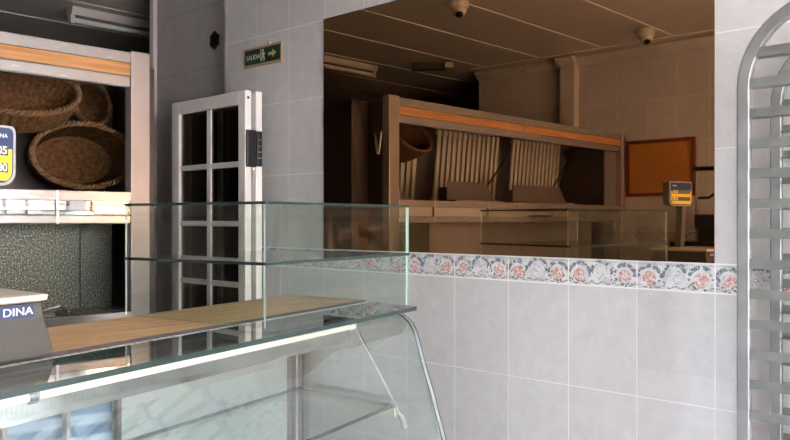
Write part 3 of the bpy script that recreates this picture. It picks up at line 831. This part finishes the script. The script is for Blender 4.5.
# ------------------------------------------------------------------ back wall things
t = thing('notice_board', 'orange brown notice board in a dark red frame on the back wall', 'notice board', (-2.71,-3.55,1.70))
x0, x1, z0, z1 = -2.992, -2.431, 1.685, 2.13
b = MB(); w = .028
b.box(x0,x1,-3.549,-3.525,z0,z0+w); b.box(x0,x1,-3.549,-3.525,z1-w,z1); b.box(x0,x0+w,-3.549,-3.525,z0+w,z1-w); b.box(x1-w,x1,-3.549,-3.525,z0+w,z1-w)
b.build('frame', M['cork_frame'], t, bevel=.003)
M['cork'] = simple('cork', (.52,.22,.045), .8, var=.08, nscale=60)
b = MB(); b.box(x0+w,x1-w,-3.549,-3.537,z0+w,z1-w); b.build('cork_panel', M['cork'], t)
# counter with register stand in the back corner
t = thing('back_counter', 'low counter with dark top along the back wall in the mirror', 'counter', (-1.9,-3.3,0))
b = MB(); b.box(-2.42,-1.2,-3.53,-3.12,.0,1.30); b.build('cabinet', M['plaster'], t)
b = MB(); b.box(-2.44,-1.18,-3.53,-3.10,1.30,1.345); b.build('countertop', M['black'], t)
t = thing('pole_stand', 'black pole stand with small printer box on the back counter', 'stand', (-2.28,-3.3,1.3455))
b = MB(); b.tube([(-2.335,-3.33,1.3455),(-2.335,-3.33,1.87)], .012, 8); b.build('pole', M['grey_light'], t, smooth=True)
b = MB(); b.box(-2.35,-2.12,-3.36,-3.30,1.855,1.885); b.build('top_bar', M['black'], t)
b = MB(); b.tube([(-2.335,-3.33,1.66),(-2.25,-3.33,1.66),(-2.2,-3.31,1.69)], .01, 8); b.build('arm', M['black'], t, smooth=True)
b = MB(); b.box(-2.32,-2.15,-3.38,-3.24,1.44,1.54); b.box(-2.30,-2.17,-3.36,-3.26,1.3455,1.44); b.build('printer_box', M['black'], t, bevel=.006)

# ------------------------------------------------------------------ photographer (shows only as a reflection)
def skin_body(chains, radii):
    """chains: dict name -> (parent, position, radius); one continuous skinned figure"""
    names = list(chains); idx = {n: i for i, n in enumerate(names)}
    me = bpy.data.meshes.new('person_body')
    me.from_pydata([chains[n][1] for n in names], [(idx[chains[n][0]], idx[n]) for n in names if chains[n][0]], [])
    o = bpy.data.objects.new('person_body', me); COL.objects.link(o)
    o.modifiers.new('skin', 'SKIN')
    if not me.skin_vertices: me.attributes
    for i, n in enumerate(names):
        r = chains[n][2]; r = r if isinstance(r, tuple) else (r, r)
        me.skin_vertices[0].data[i].radius = r; me.skin_vertices[0].data[i].use_root = (n == names[0])
    sb = o.modifiers.new('sub', 'SUBSURF'); sb.levels = 2; sb.render_levels = 2
    return o
PX, PY = -.13, -2.86
def Pp(x, y, z): return (PX+x, PY+y, z)
K = {}
def J(n, par, p, r): K[n] = (par, p, r)
J('pelvis', None, Pp(0,0,.98), (.15,.12)); J('waist','pelvis',Pp(0,.01,1.14),(.14,.11)); J('chest','waist',Pp(0,.02,1.34),(.165,.12)); J('collar','chest',Pp(0,.02,1.45),(.13,.09))
J('neck_low','collar',Pp(0,.03,1.53),.052); J('neck','neck_low',Pp(0,.038,1.585),.041); J('head_low','neck',Pp(0,.062,1.648),(.064,.072)); J('head_mid','head_low',Pp(0,.06,1.72),(.076,.092)); J('head_top','head_mid',Pp(0,.05,1.79),(.06,.072))
for s, nm in ((-1,'l'),(1,'r')):
    J('hip'+nm,'pelvis',Pp(s*.10,0,.90),.10); J('knee'+nm,'hip'+nm,Pp(s*.11,.02,.50),.065); J('ankle'+nm,'knee'+nm,Pp(s*.11,0,.10),.045); J('toe'+nm,'ankle'+nm,Pp(s*.12,.15,.04),.038)
    J('clavicle'+nm,'collar',Pp(s*.10,.02,1.455),.078); J('shoulder'+nm,'clavicle'+nm,Pp(s*.175,.02,1.44),.072)
J('elbowr','shoulderr',Pp(.27,.16,1.22),.052); J('wristr','elbowr',Pp(.165,.37,1.40),.033); J('palmr','wristr',Pp(.170,.405,1.455),(.034,.02))
J('elbowl','shoulderl',Pp(-.24,.18,1.22),.052); J('wristl','elbowl',Pp(-.07,.37,1.40),.033); J('palml','wristl',Pp(-.045,.40,1.45),(.034,.02))
for h, base, sg in (('r',(.170,.405,1.455),1),('l',(-.045,.40,1.45),-1)):
    for i, (ln) in enumerate((.06,.072,.068,.055)):
        bx = base[0]+(-.022+.0145*i); r = .0085
        J(f'f{h}{i}a','palm'+h,Pp(bx,base[1]+.012,base[2]+.035),r); J(f'f{h}{i}b',f'f{h}{i}a',Pp(bx,base[1]+.02,base[2]+.035+ln*.5),r); J(f'f{h}{i}c',f'f{h}{i}b',Pp(bx,base[1]+.008,base[2]+.035+ln*.85),.007)
    J(f't{h}a','palm'+h,Pp(base[0]-sg*.035,base[1]-.01,base[2]+.015),.010); J(f't{h}b',f't{h}a',Pp(base[0]-sg*.045,base[1]-.014,base[2]+.05),.008)
raw = skin_body(K, None)
bpy.context.view_layer.update()
dg = bpy.context.evaluated_depsgraph_get()
pm = bpy.data.meshes.new_from_object(raw.evaluated_get(dg)); bpy.data.objects.remove(raw)
bm = bmesh.new(); bm.from_mesh(pm)
for zc in (.09, .985, 1.535):
    bmesh.ops.bisect_plane(bm, geom=bm.verts[:]+bm.edges[:]+bm.faces[:], dist=1e-5, plane_co=(0,0,zc), plane_no=(0,0,1))
bmesh.ops.bisect_plane(bm, geom=[g for g in bm.verts[:]+bm.edges[:]+bm.faces[:] if (g.co.y if isinstance(g, bmesh.types.BMVert) else sum(v.co.y for v in g.verts)/len(g.verts)) > PY+.28], dist=1e-5, plane_co=(0,PY+.352,0), plane_no=(0,1,0))
bm.to_mesh(pm); bm.free()
pm.materials.clear()
for k in ('skin','sweater','jeans','shoe'): pm.materials.append(M[k])
for f in pm.polygons:
    c = f.center; x, y, z = c.x-PX, c.y-PY, c.z
    hand = y > .352 and z > 1.3
    f.material_index = 3 if z < .09 else 2 if z < .985 else 0 if (hand or z > 1.535) else 1
    f.use_smooth = True
pr = thing('person', 'person in a beige sweater taking the photograph, faintly reflected in the glass guard', 'person', (PX,PY,0))
po = bpy.data.objects.new('body', pm); COL.objects.link(po); attach(po, pr)
b = MB()
hc = Vector(Pp(0,.045,1.755)); rings = []
for j in range(9):
    ph = PI/2*(j/8); zz = math.sin(ph); rr = math.cos(ph)
    rings.append([hc+Vector((.088*max(rr,.03)*math.cos(2*PI*k/24), .104*max(rr,.03)*math.sin(2*PI*k/24)-.006, .088*zz-(.07 if (math.sin(2*PI*k/24) < .3 and j == 0) else 0))) for k in range(24)])
b.loft(rings); b.build('hair', M['hair'], pr, smooth='all')
b = MB()
b.loft([[Vector(Pp(dx,dy,z)) for dx, dy in ((-.012,.125),(.012,.125),(.012,.11),(-.012,.11))] if 0 else [Vector(Pp(-w,.135,z)),Vector(Pp(0,.135+d,z)),Vector(Pp(w,.135,z))] for z, w, d in ((1.735,.008,.016),(1.70,.013,.030),(1.685,.015,.022))]); b.build('nose', M['skin'], pr, smooth='all')
for s in (-1, 1):
    b = MB(); b.lathe([(.002,-.008),(.007,-.005),(.009,0),(.007,.005),(.002,.008)], Pp(s*.029,.139,1.728), (0,1,0), 12); b.build('eye', M['dark_ink'], pr, smooth='all')
    b = MB(); b.lathe([(.01,-.01),(.026,-.006),(.03,0),(.026,.006),(.01,.01)], Pp(s*.082,.04,1.71), (1,0,0), 12); b.build('ear', M['skin'], pr, smooth='all')
b = MB(); b.box(*(PX-.022,PX+.022,PY+.128,PY+.140,1.652,1.662)); b.build('mouth', M['cork_frame'], pr, bevel=.004)
# phone held at the camera
ph = thing('smartphone', 'dark smartphone held up in both hands', 'phone', (-.075,-2.44,1.425))
b = MB(); b.box(-.125,-.008,-2.440,-2.432,1.45,1.528); b.build('case', M['black'], ph, bevel=.003)
b = MB(); b.box(-.121,-.012,-2.4408,-2.440,1.454,1.524); b.build('screen', M['outer_glass'], ph)

# ------------------------------------------------------------------ light
w = bpy.data.worlds.new('World'); SC.world = w; w.use_nodes = True
nt = w.node_tree; bg = nt.nodes['Background']
sky = nt.nodes.new('ShaderNodeTexSky'); sky.sky_type = 'NISHITA'; sky.sun_disc = False; sky.sun_elevation = math.radians(48); sky.sun_rotation = math.radians(200); sky.air_density = 1.2; sky.dust_density = 2.5
hs = nt.nodes.new('ShaderNodeHueSaturation'); hs.inputs['Saturation'].default_value = .8
nt.links.new(sky.outputs[0], hs.inputs['Color']); nt.links.new(hs.outputs[0], bg.inputs['Color']); bg.inputs['Strength'].default_value = .5
sl = bpy.data.lights.new('sun', 'SUN'); sl.energy = 6.0; sl.angle = math.radians(.6); sl.color = (1,.965,.94)
so = bpy.data.objects.new('sun', sl); COL.objects.link(so); so.rotation_euler = Vector((.62,.30,-.72)).to_track_quat('-Z','Y').to_euler()
pl_ = bpy.data.lights.new('shopfront_daylight', 'AREA'); pl_.shape = 'RECTANGLE'; pl_.size = 2.28; pl_.size_y = 2.4; pl_.cycles.is_portal = True
po_ = bpy.data.objects.new('shopfront_daylight', pl_); COL.objects.link(po_); po_.location = (.96,-1.26,1.2); po_.rotation_euler = Vector((-1,0,0)).to_track_quat('-Z','Y').to_euler()

# ------------------------------------------------------------------ camera
cd = bpy.data.cameras.new('camera'); cam = bpy.data.objects.new('camera', cd); COL.objects.link(cam)
cam.location = (0,-2.393,1.5); cam.rotation_euler = (PI/2, 0, .75237); cd.sensor_width = 36; cd.lens = 36*792.4/790; cd.clip_start = .02
SC.camera = cam
vs = SC.view_settings; vs.view_transform = 'Standard'; vs.look = 'None'; vs.gamma = 1; vs.exposure = 3.2; vs.use_curve_mapping = False
cy = SC.cycles; cy.transparent_max_bounces = 40; cy.max_bounces = 16; cy.glossy_bounces = 8; cy.diffuse_bounces = 6; cy.caustics_reflective = False
